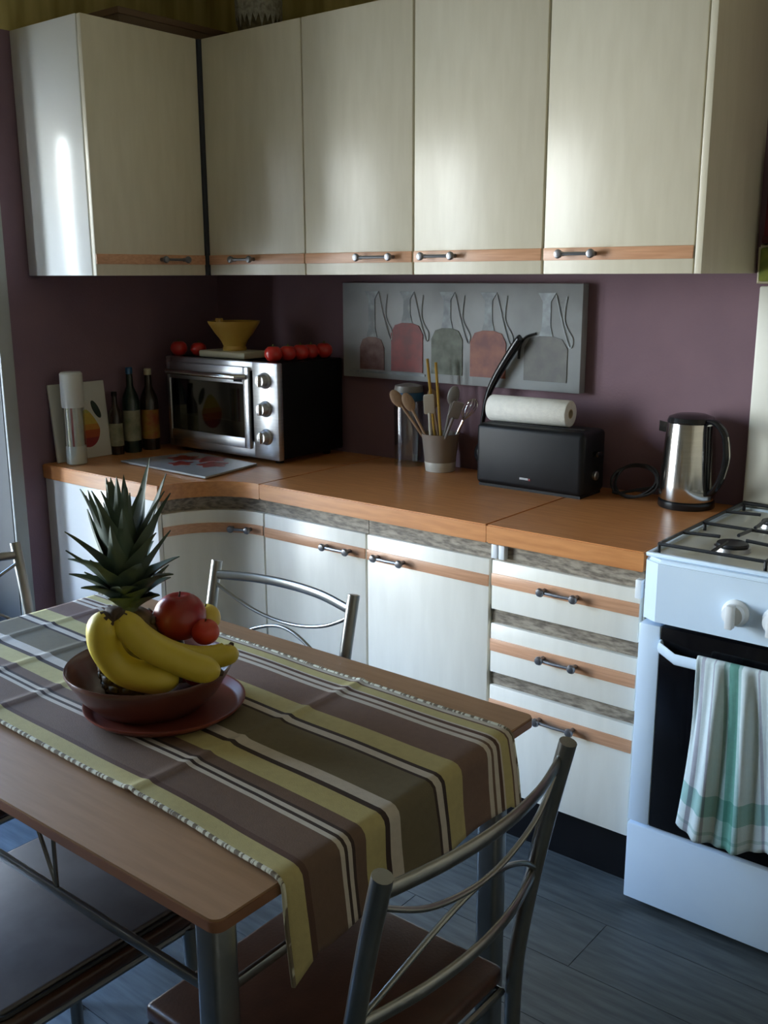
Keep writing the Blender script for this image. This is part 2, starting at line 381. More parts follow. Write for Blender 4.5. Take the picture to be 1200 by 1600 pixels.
d = obj('door', arc_slab(RC, RC+.018, .145, .776), CREAM_B, t)
obj('wood_strip', arc_slab(RC-.0035, RC+.001, .706, .736), STRIP, d)
bm = B()
hp = []
for an in (118, 102):
    px, py = XC+(RC-.003)*math.cos(R(an)), YC+(RC-.003)*math.sin(R(an))
    lathe(bm, [(0, 0), (.006, 0), (.0055, .014), (.010, .018), (.0115, .024), (.009, .029), (0, .031)], (px, py, .721), n=14, ax=(-math.cos(R(an)), -math.sin(R(an)), 0))
    hp.append((XC+(RC-.022)*math.cos(R(an)), YC+(RC-.022)*math.sin(R(an)), .721))
tube(bm, hp, .0042, n=8); obj('handle', bm, METAL_D, d)
obj('mottled_rail', arc_slab(RC+.018, RC+.03, .776, .822), MOTTLE, t)
obj('plinth', arc_slab(RC+.045, RC+.06, 0, .14), BLACKP, t)
def base_cab(x0, x1, label, hx):
    t = thing('base_cabinet', label, 'cabinet', ((x0+x1)/2, -.3, 0))
    obj('body', bx(x0+.001, x1-.001, YF+.020, -.004, .14, .80), CREAM_B, t)
    door_y(x0, x1, .145, .776, YF, .704, .734, CREAM_B, t, hx)
    obj('mottled_rail', bx(x0, x1, YF+.012, YF+.020, .774, .822), MOTTLE, t)
    obj('plinth', bx(x0, x1, -.545, -.53, 0, .14), BLACKP, t)
base_cab(.818, 1.224, 'cream base cabinet beside the curved corner door, behind the chair back', (1.079, 1.167))
base_cab(1.226, 1.636, 'cream base cabinet with handle at its upper left, beside the drawers', (1.27, 1.36))
t = thing('drawer_cabinet', 'cream base cabinet with three drawers beside the white cooker', 'cabinet', (1.84, -.3, 0))
bm = bx(1.638, 2.050, YF+.022, -.004, .14, .80); obj('body', bm, CREAM_B, t)
for z0, z1, s0, s1, h in ((.646, .776, .710, .742, (1.798, 1.888)), (.474, .607, .533, .566, (1.801, 1.891)), (.146, .437, .366, .399, (1.797, 1.892))):
    door_y(1.640, 2.049, z0, z1, YF, s0, s1, CREAM_B, t, h, name='drawer')
for z0, z1 in ((.776, .822), (.607, .646), (.437, .474)):
    obj('mottled_rail', bx(1.640, 2.049, YF+.012, YF+.022, z0, z1), MOTTLE, t)
obj('plinth', bx(1.638, 2.050, -.545, -.53, 0, .14), BLACKP, t)
for xx in (1.642, 1.664): obj('clip', bx(xx, xx+.017, YF-.006, YF+.014, .782, .819, .002), WHITEP, t, 'small white plastic clip')
obj('clip', bx(2.035, 2.05, YF-.006, YF+.014, .755, .80, .002), WHITEP, t, 'small white plastic clip')

# ================================================================== WORKTOPS
ZW = .870
def worktop(poly, label):
    bm = prism(B(), poly, .822, ZW)
    ed = [e for e in bm.edges if abs(e.verts[0].co.z-e.verts[1].co.z) < 1e-5]
    bmesh.ops.bevel(bm, geom=ed, offset=.003, segments=2, affect='EDGES')
    return tag(obj('worktop', bm, WORKTOP), label, 'worktop')
worktop([(.003, -.003), (.003, -.812)] + [(.60, -.812)] + arc(XC, YC, .212, 178, 90, 18) + [(.816, -.60), (.816, -.003)], 'beech corner worktop with concave front edge, under the toaster oven')
worktop([(.8175, -.003), (.8175, -.60), (1.631, -.60), (1.631, -.003)], 'long beech worktop between corner and visible joint, under the utensil pot')
worktop([(1.6325, -.003), (1.6325, -.60), (2.056, -.60), (2.056, -.003)], 'short beech worktop next to the cooker, under the kettle')

# ================================================================== COOKER
CX0, CX1, CYF = 2.064, 2.60, -.615
t = thing('gas_cooker', 'white free-standing gas cooker with black glass oven door', 'cooker', (2.33, -.32, 0))
obj('body', bx(CX0+.003, CX1-.003, CYF+.03, -.035, .02, .72), ENAMEL, t)
bm = prism(B(), [(CX0, -.03), (CX0, CYF+.02), (CX0+.006, CYF), (CX0+.042, CYF-.020), (CX1-.042, CYF-.020), (CX1-.006, CYF), (CX1, CYF+.02), (CX1, -.03)], .725, .868)
bmesh.ops.bevel(bm, geom=[e for e in bm.edges if abs(e.verts[0].co.z-e.verts[1].co.z) < 1e-5 and e.verts[0].co.z > .8], offset=.008, segments=3, affect='EDGES')
obj('control_panel', bm, ENAMEL, t, ang=25)
for a in (CX0+.004, CX1-.055): obj('door_side', bx(a, a+.051, CYF-.016, CYF+.03, .222, .715, .003), ENAMEL, t)
obj('oven_glass', bx(CX0+.055, CX1-.055, CYF-.014, CYF+.03, .222, .715, .002), BGLASS, t, 'black glass oven door')
bm = B(); tube(bm, [(CX0+.058, CYF-.012, .672), (CX0+.062, CYF-.03, .672), (CX0+.105, CYF-.048, .660), (CX1-.105, CYF-.048, .660), (CX1-.062, CYF-.03, .672), (CX1-.058, CYF-.012, .672)], .012, n=12, flat=(.006, .014))
obj('handle', bm, ENAMEL, t)
obj('storage_drawer', bx(CX0+.004, CX1-.004, CYF-.020, CYF+.03, .02, .217, .004), ENAMEL, t)
for kx in (2.285, 2.37, 2.455, 2.54):
    bm = lt([(0, 0), (.029, 0), (.029, .006), (.023, .012), (.022, .026), (0, .028)], (kx, CYF-.020, .785), n=24, ax=(0, -1, 0))
    k = obj('knob', bm, WHITEP, t)
    obj('grip', bx(kx-.008, kx+.008, CYF-.066, CYF-.044, .759, .811, .003), WHITEP, k)
# hob tray with raised rim
bm = B(); box(bm, CX0+.004, CX1-.004, CYF+.004, -.03, .868, .872)
hb = obj('hob', bm, ENAMEL2, t)
bm = B()
for a in ((CX0+.004, CX0+.016, CYF+.002, -.03), (CX1-.016, CX1-.004, CYF+.002, -.03), (CX0+.004, CX1-.004, CYF-.002, CYF+.010), (CX0+.004, CX1-.004, -.045, -.03)):
    box(bm, a[0], a[1], a[2], a[3], .868, .878, .003)
obj('rim', bm, ENAMEL, hb)
for side, gx0, gx1 in ((0, CX0+.025, 2.325), (1, 2.338, CX1-.025)):
    bm = B(); z = .895; y0, y1 = CYF+.02, -.06; xm = (gx0+gx1)/2
    tube(bm, [(gx0, y0, z), (gx1, y0, z), (gx1, y1, z), (gx0, y1, z), (gx0, y0, z)], .0042, n=6)
    for yy in (y0+.13, y0+.40):
        for s in (-1, 1):
            tube(bm, [(xm+s*(gx1-gx0)/2, yy, z), (xm+s*.035, yy, z+.004), (xm+s*.030, yy, z+.004)], .0042, n=6)
            tube(bm, [(xm, yy+s*.125, z), (xm, yy+s*.035, z+.004)], .0042, n=6)
        tube(bm, [(gx0, yy+.12, z), (gx1, yy+.12, z)], .0042, n=6)
    for xx in (gx0, gx1):
        for yy in (y0, y1, (y0+y1)/2): tube(bm, [(xx, yy, z), (xx, yy, .872)], .004, n=6)
    obj('pan_support', bm, IRON, t)
    for yy, r in ((y0+.13, .036), (y0+.40, .026)):
        b_ = obj('burner', lt([(0, 0), (r+.006, 0), (r+.004, .010), (0, .010)], (xm, yy, .872), n=24), STEELM, t)
        obj('burner_cap', lt([(0, 0), (r-.002, 0), (r, .003), (r-.002, .008), (0, .009)], (xm, yy, .882), n=24), IRON, b_)
obj('lid', bx(CX0+.012, CX1-.012, -.040, -.022, .88, 1.452, .005), ENAMEL2, t, 'raised white enamel lid')

# tea towel over the oven handle
def towel():
    bm = B(); uv = bm.loops.layers.uv.new('UVMap'); nx, nz = 44, 40; g = {}
    for i in range(nx+1):
        s = i/nx
        for j in range(nz+1):
            v = j/nz
            zt = .676 - v*.40 - .02*math.sin(s*5)*v
            x = 2.222 + s*(.20+.07*v) - .022*v*v*(1-s)
            fold = .010*math.sin(s*21+1.2*v)+.006*math.sin(s*43+3*v)
            yy = CYF-.060 - .012*v + fold*(.25+.75*min(1, v*3)) + .010*v
            g[i, j] = bm.verts.new((x, yy, zt))
    for i in range(nx):
        for j in range(nz):
            f = bm.faces.new((g[i, j], g[i+1, j], g[i+1, j+1], g[i, j+1]))
            for l, (a, b_) in zip(f.loops, ((i, j), (i+1, j), (i+1, j+1), (i, j+1))): l[uv].uv = (a/nx, b_/nz)
    # short flap over and behind the bar
    top = [g[i, 0] for i in range(nx+1)]; prev = top
    for dy, dz in ((.006, .006), (.014, .004), (.020, -.012), (.022, -.03), (.022, -.08)):
        cur = [bm.verts.new((v.co.x, CYF-.060+dy, .676+dz)) for v in top]
        for i in range(nx):
            f = bm.faces.new((prev[i], prev[i+1], cur[i+1], cur[i]))
            for l, a in zip(f.loops, (i, i+1, i+1, i)): l[uv].uv = (a/nx, .02)
        prev = cur
    return bm
def towel_mat():
    W_, G_, T_, K_ = (.62, .72, .74), (.12, .31, .26), (.34, .50, .49), (.38, .40, .46)
    M = ramp_mat('striped_tea_towel', [(0, W_), (.06, K_), (.10, W_), (.20, K_), (.215, W_), (.30, T_), (.36, G_), (.46, T_), (.50, W_), (.66, K_), (.68, W_), (.80, T_), (.86, G_), (.94, T_), (.97, W_)], axis='X')
    t = M.node_tree; b = t.nodes['Principled BSDF']; src = b.inputs['Base Color'].links[0].from_socket
    s = [n for n in t.nodes if n.type == 'SEPXYZ'][0]
    cr = t.nodes.new('ShaderNodeValToRGB'); cr.color_ramp.interpolation = 'CONSTANT'; el = cr.color_ramp.elements
    el[0].position = 0; el[0].color = (1, 1, 1, 1); el[1].position = .72; el[1].color = (.50, .72, .68, 1)
    q = el.new(.84); q.color = (1, 1, 1, 1); q = el.new(.93); q.color = (.7, .8, .78, 1); q = el.new(.95); q.color = (1, 1, 1, 1)
    t.links.new(s.outputs['Y'], cr.inputs[0])
    mx = t.nodes.new('ShaderNodeMix'); mx.data_type = 'RGBA'; mx.blend_type = 'MULTIPLY'; mx.inputs[0].default_value = 1
    t.links.new(src, mx.inputs[6]); t.links.new(cr.outputs[0], mx.inputs[7]); t.links.new(mx.outputs[2], b.inputs['Base Color'])
    return M
o = obj('tea_towel', towel(), towel_mat(), ang=180)
sol = o.modifiers.new('thick', 'SOLIDIFY'); sol.thickness = .0022; sol.offset = 1
tag(o, 'white tea towel with green stripes hanging from the oven door handle', 'towel')

# ================================================================== CANVAS ON THE WALL
t = thing('printed_canvas', 'grey printed canvas with a row of hanging coloured bottle shapes, above the utensil pot', 'picture', (1.12, 0, 1.145))
CV = mat('canvas_grey_print', (.27, .29, .30), (.38, .41, .43), rough=.45, scale=5, detail=6)
obj('canvas_panel', bx(.668, 1.578, -.036, -.002, 1.143, 1.457, .002), CV, t)
CW = mat('print_white_blue', (.36, .42, .46), (.20, .23, .25), rough=.5, scale=30, lo=.3, hi=.6)
for x0, x1, zt, c1, c2 in ((.745, .850, 1.280, (.10, .030, .025), (.20, .11, .09)), (.880, 1.010, 1.330, (.26, .020, .018), (.16, .015, .015)), (1.045, 1.165, 1.318, (.035, .05, .022), (.12, .14, .10)), (1.195, 1.325, 1.315, (.30, .09, .045), (.16, .03, .025)), (1.390, 1.535, 1.305, (.13, .13, .12), (.09, .09, .09))):
    xm = (x0+x1)/2; hw = (x1-x0)/2; zb = 1.172
    poly = [(x0, zb), (x1, zb), (x1, zt-.035), (xm+hw*.75, zt-.008), (xm+hw*.3, zt), (xm-hw*.3, zt), (xm-hw*.75, zt-.008), (x0, zt-.035)]
    o = obj('printed_bottle', prism_xz(B(), poly, -.0385, -.036), mat('print_colour', c1, c2, rough=.5, scale=26), t)
    poly = [(xm-.022, zt+.0005), (xm+.022, zt+.0005), (xm+.014, zt+.03), (xm+.013, 1.405), (xm+.030, 1.43), (xm-.030, 1.43), (xm-.013, 1.405), (xm-.014, zt+.03)]
    obj('printed_neck', prism_xz(B(), poly, -.0385, -.036), CW, t)
    bm = B(); tube(bm, smooth_pts([(xm+.03, -.0385, 1.425), (xm+.055, -.0385, 1.34), (xm+.080, -.0385, 1.275), (xm+.088, -.0385, 1.30), (xm+.060, -.0385, 1.35), (xm+.066, -.0385, 1.42)], 6), .0016, n=5)
    obj('printed_loop', bm, mat('print_pale_line', (.50, .56, .60), rough=.5), t)
obj('printed_line', bx(.70, 1.02, -.0385, -.036, 1.160, 1.167), CW, t)
bm = B(); tube(bm, smooth_pts([(1.372, -.0385, 1.235), (1.376, -.0385, 1.275), (1.395, -.0385, 1.300), (1.43, -.0385, 1.312)], 6), .004, n=6); obj('printed_line', bm, BLACKM, t)

# ================================================================== TOASTER OVEN
t = thing('toaster_oven', 'silver countertop oven with three knobs and black casing, in the corner of the worktop', 'oven', (.385, -.2, ZW))
OX0, OX1, OY0, OY1, OZ0, OZ1 = .108, .664, -.355, -.03, .886, 1.206
obj('casing', bx(OX0+.006, OX1-.006, OY0+.022, OY1, OZ0+.002, OZ1-.002, .006), BLACKP, t, 'black side casing')
bm = B(); fx0, fx1 = OX0, OX1; dx1 = .545
# front frame around the door opening
box(bm, fx0, fx0+.04, OY0, OY0+.024, OZ0, OZ1, .004); box(bm, dx1, fx1, OY0, OY0+.024, OZ0, OZ1, .004)
box(bm, fx0+.02, dx1+.01, OY0, OY0+.024, OZ1-.03, OZ1, .004); box(bm, fx0+.02, dx1+.01, OY0, OY0+.024, OZ0, OZ0+.055, .004)
obj('front_frame', bm, STEELM, t)
bm = B(); wx0, wx1, wz0, wz1 = fx0+.03, dx1-.03, OZ0+.065, OZ1-.075
dx0 = fx0+.018; yb = OY0-.012
box(bm, dx0, wx0+.002, yb, OY0+.002, OZ0+.03, OZ1-.018, .003); box(bm, wx1-.002, dx1-.006, yb, OY0+.002, OZ0+.03, OZ1-.018, .003)
box(bm, wx0, wx1, yb, OY0+.002, wz1, OZ1-.018, .003); box(bm, wx0, wx1, yb, OY0+.002, OZ0+.03, wz0, .003)
d = obj('door', bm, STEELM, t)
obj('window_pane', bx(wx0, wx1, yb+.004, yb+.008, wz0, wz1), DGLASS, d, 'smoked glass window')
obj('handle', tb([(dx0+.01, yb-.002, OZ1-.05), (dx0+.03, yb-.024, OZ1-.05), (dx1-.04, yb-.024, OZ1-.05), (dx1-.018, yb-.002, OZ1-.05)], .009, n=12), STEEL, d, 'bar handle')
obj('badge', bx(dx1-.075, dx1-.035, yb-.002, yb, OZ1-.068, OZ1-.048, .0008), BLACKP, d)
bm = B()
for k in range(12): xx = wx0+.01+k*(wx1-wx0-.02)/11; tube(bm, [(xx, OY0+.0235, 1.0), (xx, OY1-.02, 1.0)], .0012, n=5)
tube(bm, [(wx0, OY0+.0235, 1.0), (wx1, OY0+.0235, 1.0)], .003, n=6)
obj('rack', bm, STEEL, t)
for zz in (1.148, 1.055, .962):
    k = obj('knob', lt([(0, 0), (.027, 0), (.027, .004), (.021, .008), (.020, .026), (.018, .028), (0, .028)], (.606, OY0, zz), n=26, ax=(0, -1, 0)), STEELM, t)
    obj('grip', bx(.601, .611, OY0-.036, OY0-.026, zz-.018, zz+.018, .002), STEEL, k)
for xx in (OX0+.05, OX1-.05):
    for yy in (OY0+.05, OY1-.04): obj('foot', lt(cyl(.014, ZW, OZ0+.003), (xx, yy, 0), n=14), BLACKP, t)

# scale with bowl on top of the oven
OT = OZ1-.002
t = thing('kitchen_scale', 'cream kitchen scale with flared ochre bowl on top of the toaster oven', 'scale', (.36, -.25, OT))
obj('base', bx(.245, .475, -.32, -.19, OT+.003, OT+.026, .006), CREAMP, t)
obj('base_foot', bx(.26, .46, -.31, -.20, OT, OT+.004), BLACKM, t)
bw = obj('bowl', lt([(0, .026), (.040, .026), (.042, .032), (.038, .042), (.046, .060), (.066, .085), (.088, .118), (.090, .126), (.086, .126), (.060, .088), (.040, .062), (0, .056)], (.36, -.255, OT), n=32), OCHRE, t)
obj('spout', bx(.272, .300, -.262, -.248, OT+.108, OT+.134, .003), OCHRE, bw)
# tomatoes
def tomato(x, y, r, label):
    t = thing('tomato', label, 'tomato', (x, y, OT), random.random()*6, 'tomatoes on top of the oven')
    prof = [(0, r*.10), (r*.3, 0), (r*.7, r*.22), (r*.97, r*.65), (r, r*.95), (r*.9, r*1.35), (r*.6, r*1.66), (r*.25, r*1.72), (0, r*1.62)]
    obj('skin', lt(prof, n=20), TOM, t, local=True, ang=180)
    bm = B()
    for k in range(5):
        a = k*1.256; c, s = math.cos(a), math.sin(a)
        v = [bm.verts.new(p) for p in ((0, 0, r*1.68), (c*r*.25-s*r*.09, s*r*.25+c*r*.09, r*1.74), (c*r*.5, s*r*.5, r*1.73), (c*r*.25+s*r*.09, s*r*.25-c*r*.09, r*1.74))]
        bm.faces.new(v)
    tube(bm, [(0, 0, r*1.62), (r*.05, 0, r*1.95)], r*.06, n=6)
    obj('stem', bm, OLIVEG, t, local=True)
tomato(.135, -.315, .030, 'leftmost red tomato on top of the toaster oven')
tomato(.205, -.285, .028, 'red tomato just left of the kitchen scale')
for i, (x, y) in enumerate(((.598, -.305), (.605, -.245), (.612, -.190), (.608, -.136), (.620, -.083))):
    tomato(x, y, .030 - .001*(i % 2), ('red tomato nearest the oven knobs, front of the right-hand row', 'second red tomato from the front in the right-hand row on the oven', 'middle red tomato of the right-hand row on the oven', 'fourth red tomato from the front in the right-hand row on the oven', 'rearmost red tomato of the right-hand row, nearest the canvas')[i])

# ================================================================== LEFT COUNTER ITEMS
t = thing('picture_board', 'white rectangular board printed with a yellow and red pear, leaning on the left wall', 'board', (.045, -.66, ZW))
rotb = Matrix.Rotation(R(-6), 3, 'Y')
bm = bx(.030, .040, -.775, -.555, ZW+.001, ZW+.262, .003, rot=rotb, about=(.04, -.66, ZW)); obj('panel', bm, PORCEL, t)
def disc(cx_, cz_, rx, rz, n=24, ang=0, y=0):
    return [(cx_+rx*math.cos(2*math.pi*k/n)*math.cos(ang)-rz*math.sin(2*math.pi*k/n)*math.sin(ang), cz_+rx*math.cos(2*math.pi*k/n)*math.sin(ang)+rz*math.sin(2*math.pi*k/n)*math.cos(ang)) for k in range(n)]
def print_yz(poly, m, name, dz=.0):
    bm = B(); a = [bm.verts.new((.0402+dz, y, z)) for y, z in poly]; b_ = [bm.verts.new((.0412+dz, y, z)) for y, z in poly]; n = len(poly)
    bm.faces.new(a); bm.faces.new(b_[::-1])
    for i in range(n): bm.faces.new((a[i], b_[i], b_[(i+1) % n], a[(i+1) % n]))
    bmesh.ops.rotate(bm, verts=bm.verts, cent=(.04, -.66, ZW), matrix=rotb)
    return obj(name, bm, m, t)
pm = ramp_mat('pear_print', [(0, (.25, .02, .02)), (.25, (.42, .08, .02)), (.45, (.50, .22, .04)), (.6, (.50, .36, .06)), (.9, (.40, .38, .08))], axis='Z', src='Generated', rough=.4, bump=0)
pear = [(-.645+.05*math.sin(a)*(1 if math.cos(a) < 0 else (1-.45*math.cos(a))), ZW+.10-.062*math.cos(a+math.pi)*(1 if math.cos(a) < 0 else 1.1)) for a in [2*math.pi*k/28 for k in range(28)]]
print_yz(pear, pm, 'pear_print')
print_yz(disc(-.602, ZW+.165, .012, .034, ang=R(25)), mat('leaf_print', (.02, .035, .025), rough=.4), 'leaf_print', .0006)

t = thing('storage_jar', 'tall slim storage jar with white lid and coloured striped contents, on the worktop end', 'jar', (.088, -.735, ZW))
jr = .034
sp = ramp_mat('striped_contents', [(0, (.50, .45, .36)), (.1, (.30, .05, .03)), (.16, (.55, .52, .45)), (.3, (.35, .20, .08)), (.38, (.55, .5, .4)), (.5, (.10, .12, .10)), (.56, (.5, .45, .2)), (.7, (.55, .5, .45)), (.8, (.30, .05, .04)), (.88, (.5, .48, .4))], axis='X', src='Generated', rough=.4, bump=0)
obj('contents', lt(cyl(jr-.004, .004, .20), (.088, -.735, ZW), n=28), sp, t)
obj('lower_band', lt([(jr-.001, .002), (jr-.001, .062)], (.088, -.735, ZW), n=28), PORCEL, t)
obj('glass', lt([(0, 0), (jr, 0), (jr+.001, .003), (jr+.001, .20), (jr-.001, .202)], (.088, -.735, ZW), n=28), GLASS, t)
obj('lid', lt([(jr+.002, .19), (jr+.003, .195), (jr+.003, .300), (jr-.002, .306), (0, .306)], (.088, -.735, ZW), n=28), PORCEL, t)

def bottle(x, y, r, h, m, lm, cm, label):
    t = thing('bottle', label, 'bottle', (x, y, ZW))
    obj('glass', lt([(0, 0), (r, 0), (r, h*.60), (r*.9, h*.66), (r*.42, h*.78), (r*.36, h*.93), (0, h*.93)], (x, y, ZW), n=24), m, t)
    obj('label', lt([(r+.0008, h*.14), (r+.0008, h*.50)], (x, y, ZW), n=24), lm, t)
    obj('cap', lt(cyl(r*.42, h*.92, h), (x, y, ZW), n=16), cm, t)
bottle(.045, -.470, .030, .30, GREENB, LABELG, BLUEL, 'dark green bottle with pale label and teal cap, left of the toaster oven')
bottle(.046, -.390, .032, .29, BROWNB, LABELY, CREAMP, 'dark brown bottle with yellow and red label, beside the toaster oven')
bottle(.040, -.535, .024, .22, BROWNB, LABELG, BLACKP, 'small dark bottle behind the pear-printed board')

# glass board with red flowers
t = thing('serving_board', 'thin glass serving board with red flower print in front of the toaster oven', 'board', (.39, -.53, ZW))
poly = [(.195, -.640), (.265, -.375), (.600, -.395), (.640, -.655)]
bm = prism(B(), poly, ZW+.003, ZW+.009); bmesh.ops.bevel(bm, geom=list(bm.edges), offset=.0015, segments=2, affect='EDGES')
obj('plate', bm, mat('board_grey_print', (.30, .29, .27), (.36, .35, .33), rough=.18, scale=6), t)
FR = mat('red_flower_print', (.20, .015, .012), (.30, .05, .03), rough=.3, scale=30)
for fx, fy, r in ((.33, -.48, .045), (.42, -.44, .050), (.50, -.50, .045), (.40, -.55, .035)):
    pts = [(fx+r*(1+.25*math.cos(5*a))*math.cos(a), fy+r*(1+.25*math.cos(5*a))*math.sin(a)) for a in [2*math.pi*k/40 for k in range(40)]]
    obj('flower_print', prism(B(), pts, ZW+.009, ZW+.0096), FR, t)
for x, y in ((.24, -.60), (.30, -.40), (.57, -.42), (.58, -.60)): obj('foot', lt(cyl(.006, ZW, ZW+.0035, .0005), (x, y, 0), n=10), BLACKP, t)

# ================================================================== POT WITH UTENSILS
px_, py_ = 1.118, -.085
t = thing('utensil_pot', 'taupe ceramic utensil pot with white base band, left of the black toaster', 'pot', (px_, py_, ZW))
obj('vessel', lt([(0, 0), (.046, 0), (.0475, .010), (.050, .030), (.060, .118), (.061, .121), (.057, .121), (.046, .02), (0, .014)], (px_, py_, ZW), n=32), TAUPE, t)
obj('base_band', lt([(.0470, .001), (.0485, .010), (.0510, .030), (.0505, .031)], (px_, py_, ZW), n=32), PORCEL, t, 'white band round the foot')
def utensil(kind, tip, m, label, head=None, r=.0045, off=(0, 0), mid=None):
    t = thing(kind, label, kind.split('_')[-1], (px_+off[0], py_+off[1], ZW+.02))
    base = Vector((px_+off[0], py_+off[1], ZW+.02)); tip = Vector(tip)
    pts = smooth_pts([base, mid or (base+tip)/2, tip], 6)
    obj('shaft', tb(pts, r, n=8), m, t)
    dirv = (tip-pts[-3]).normalized(); side = Vector((.78, .63, 0))
    if head == 'spoon':
        bm = B(); bmesh.ops.create_uvsphere(bm, u_segments=14, v_segments=10, radius=1)
        up_ = dirv; n_ = side.cross(up_).normalized(); s_ = up_.cross(n_)
        M = Matrix((s_*.019, n_*.006, up_*.032)).transposed().to_4x4(); M.translation = tip+dirv*.02
        bmesh.ops.transform(bm, matrix=M, verts=bm.verts); obj('spoon_bowl', bm, m, t, ang=180)
    elif head == 'spatula':
        bm = B(); box(bm, -.5, .5, -.5, .5, -.5, .5, .12, 2)
        n_ = side.cross(dirv).normalized(); s_ = dirv.cross(n_)
        M = Matrix((s_*.034, n_*.005, dirv*.065)).transposed().to_4x4(); M.translation = tip+dirv*.028
        bmesh.ops.transform(bm, matrix=M, verts=bm.verts); obj('blade', bm, m, t)
    elif head == 'whisk':
        bm = B()
        for a in range(5):
            c, s = math.cos(a*.628), math.sin(a*.628); n_ = side.cross(dirv).normalized()
            wv = side*c+n_*s
            tube(bm, smooth_pts([tip, tip+dirv*.03+wv*.018, tip+dirv*.06+wv*.020, tip+dirv*.078, tip+dirv*.06-wv*.020, tip+dirv*.03-wv*.018, tip], 4), .001, n=5)
        obj('wires', bm, STEEL, t)
utensil('wooden_spoon', (.995, -.135, 1.080), WOODU, 'wooden spoon leaning furthest left in the utensil pot', 'spoon', off=(.008, 0))
utensil('wooden_spoon', (1.035, -.13, 1.070), WOODU, 'second wooden spoon from the left in the utensil pot', 'spoon', off=(.010, -.012))
utensil('wooden_spoon', (1.072, -.06, 1.075), WOODU, 'upright wooden spoon behind the yellow sticks in the utensil pot', 'spoon', off=(.0, .015))
utensil('yellow_stick', (1.075, -.10, 1.225), YEL, 'left one of two long yellow sticks in the utensil pot', None, r=.0045, off=(-.008, -.005))
utensil('yellow_stick', (1.108, -.10, 1.215), YEL, 'right one of two long yellow sticks in the utensil pot', None, r=.0045, off=(.010, .0))
utensil('pale_spatula', (1.125, -.155, 1.065), PORCEL, 'pale curved spatula at the middle of the utensil pot', 'spatula', off=(-.018, -.02), r=.005)
utensil('grey_spoon', (1.165, -.09, 1.095), GREYPL, 'grey serving spoon right of the yellow sticks in the utensil pot', 'spoon', off=(-.004, -.004), r=.005)
utensil('grey_spatula', (1.205, -.14, 1.055), GREYPL, 'grey spatula leaning right in the utensil pot', 'spatula', off=(-.012, -.01), r=.005)
utensil('wire_whisk', (1.190, -.062, 1.035), STEEL, 'steel whisk leaning right at the back of the utensil pot', 'whisk', off=(.0, .008), r=.005)

# glass jar with blue lid
cx_, cy_ = .975, -.065
t = thing('glass_jar', 'clear glass jar with grey and blue lid, behind and left of the utensil pot', 'jar', (cx_, cy_, ZW))
obj('glass', lt([(0, .004), (.044, .004), (.047, .0), (.048, .02), (.050, .19), (.046, .21), (.044, .22), (.044, .21), (.047, .185), (.045, .02), (0, .010)], (cx_, cy_, ZW), n=32), GLASS, t)
obj('clamp_band', lt([(.0455, .213), (.049, .215), (.049, .240), (.045, .242)], (cx_, cy_, ZW), n=32), BLUEL, t)
obj('lid', lt([(0, .242), (.046, .240), (.048, .246), (.045, .262), (.02, .268), (0, .268)], (cx_, cy_, ZW), n=32), GREYPL, t)

# ================================================================== TOASTER, PAPER ROLL, KETTLE
t = thing('long_slot_toaster', 'wide glossy black long-slot toaster on the worktop', 'toaster', (1.51, -.14, ZW))
bm = bx(1.333, 1.688, -.205, -.068, ZW+.006, 1.057, .016, 4); obj('housing', bm, mat('black_housing', (.006, .007, .009), (.009, .010, .012), rough=.42, spec=.25), t)
obj('base', bx(1.342, 1.679, -.197, -.076, ZW, ZW+.008), BLACKM, t)
obj('slot', bx(1.36, 1.66, -.152, -.122, 1.055, 1.0585, .001), BLACKM, t)
obj('lever', bx(1.686, 1.706, -.15, -.122, .985, 1.000, .003), BLACKPL, t)
obj('dial', lt(cyl(.013, 0, .012), (1.686, -.136, .93), n=18, ax=(1, 0, 0)), STEELM, t)
obj('badge', bx(1.487, 1.515, -.2062, -.205, .905, .911, .0003), mat('badge_grey', (.40, .42, .45), rough=.4), t, 'small pale grey badge')
obj('badge', bx(1.517, 1.523, -.2062, -.205, .904, .910, .0003), mat('badge_red', (.30, .04, .05), rough=.4), t, 'tiny red badge mark')
t = thing('paper_towel_roll', 'white paper towel roll lying on top of the black toaster', 'paper roll', (1.47, -.14, 1.057))
rr, ri = .0385, .014
zc = 1.0585+rr; ax_ = Vector((1, .03, 0)).normalized()
bm = lt([(ri, 0), (rr-.002, 0), (rr, .003), (rr, .257), (rr-.002, .26), (ri, .26)], (1.345, -.140, zc), n=40, ax=ax_); obj('paper', bm, PAPER, t)
bm = lt([(ri-.002, .0), (ri, .0), (ri, .2603), (ri-.002, .2603), (ri-.002, 0)], (1.345, -.140, zc), n=24, ax=ax_); obj('cardboard_tube', bm, CARD, t)

t = thing('black_ladle', 'black long-handled ladle leaning behind the toaster, handle pointing up right', 'ladle', (1.30, -.05, ZW))
obj('shaft', tb(smooth_pts([(1.255, -.056, 1.02), (1.276, -.060, 1.11), (1.30, -.061, 1.165), (1.345, -.062, 1.235), (1.385, -.063, 1.290), (1.392, -.063, 1.298)], 5), [.007, .010, .013, .014, .012], n=12), BLACKPL, t)
bm = B(); bmesh.ops.create_uvsphere(bm, u_segments=16, v_segments=10, radius=.034, matrix=Matrix.Translation((1.262, -.052, .935)) @ Matrix.Diagonal((1.0, .55, 1.15, 1))); obj('ladle_bowl', bm, BLACKPL, t, ang=180)
obj('neck', tb(smooth_pts([(1.258, -.05, .90), (1.255, -.052, .95), (1.255, -.056, 1.03)], 5), .006, n=8), BLACKPL, t)
obj('tip', lt(cyl(.008, ZW, .905, .002), (1.262, -.052, 0), n=12), BLACKPL, t)

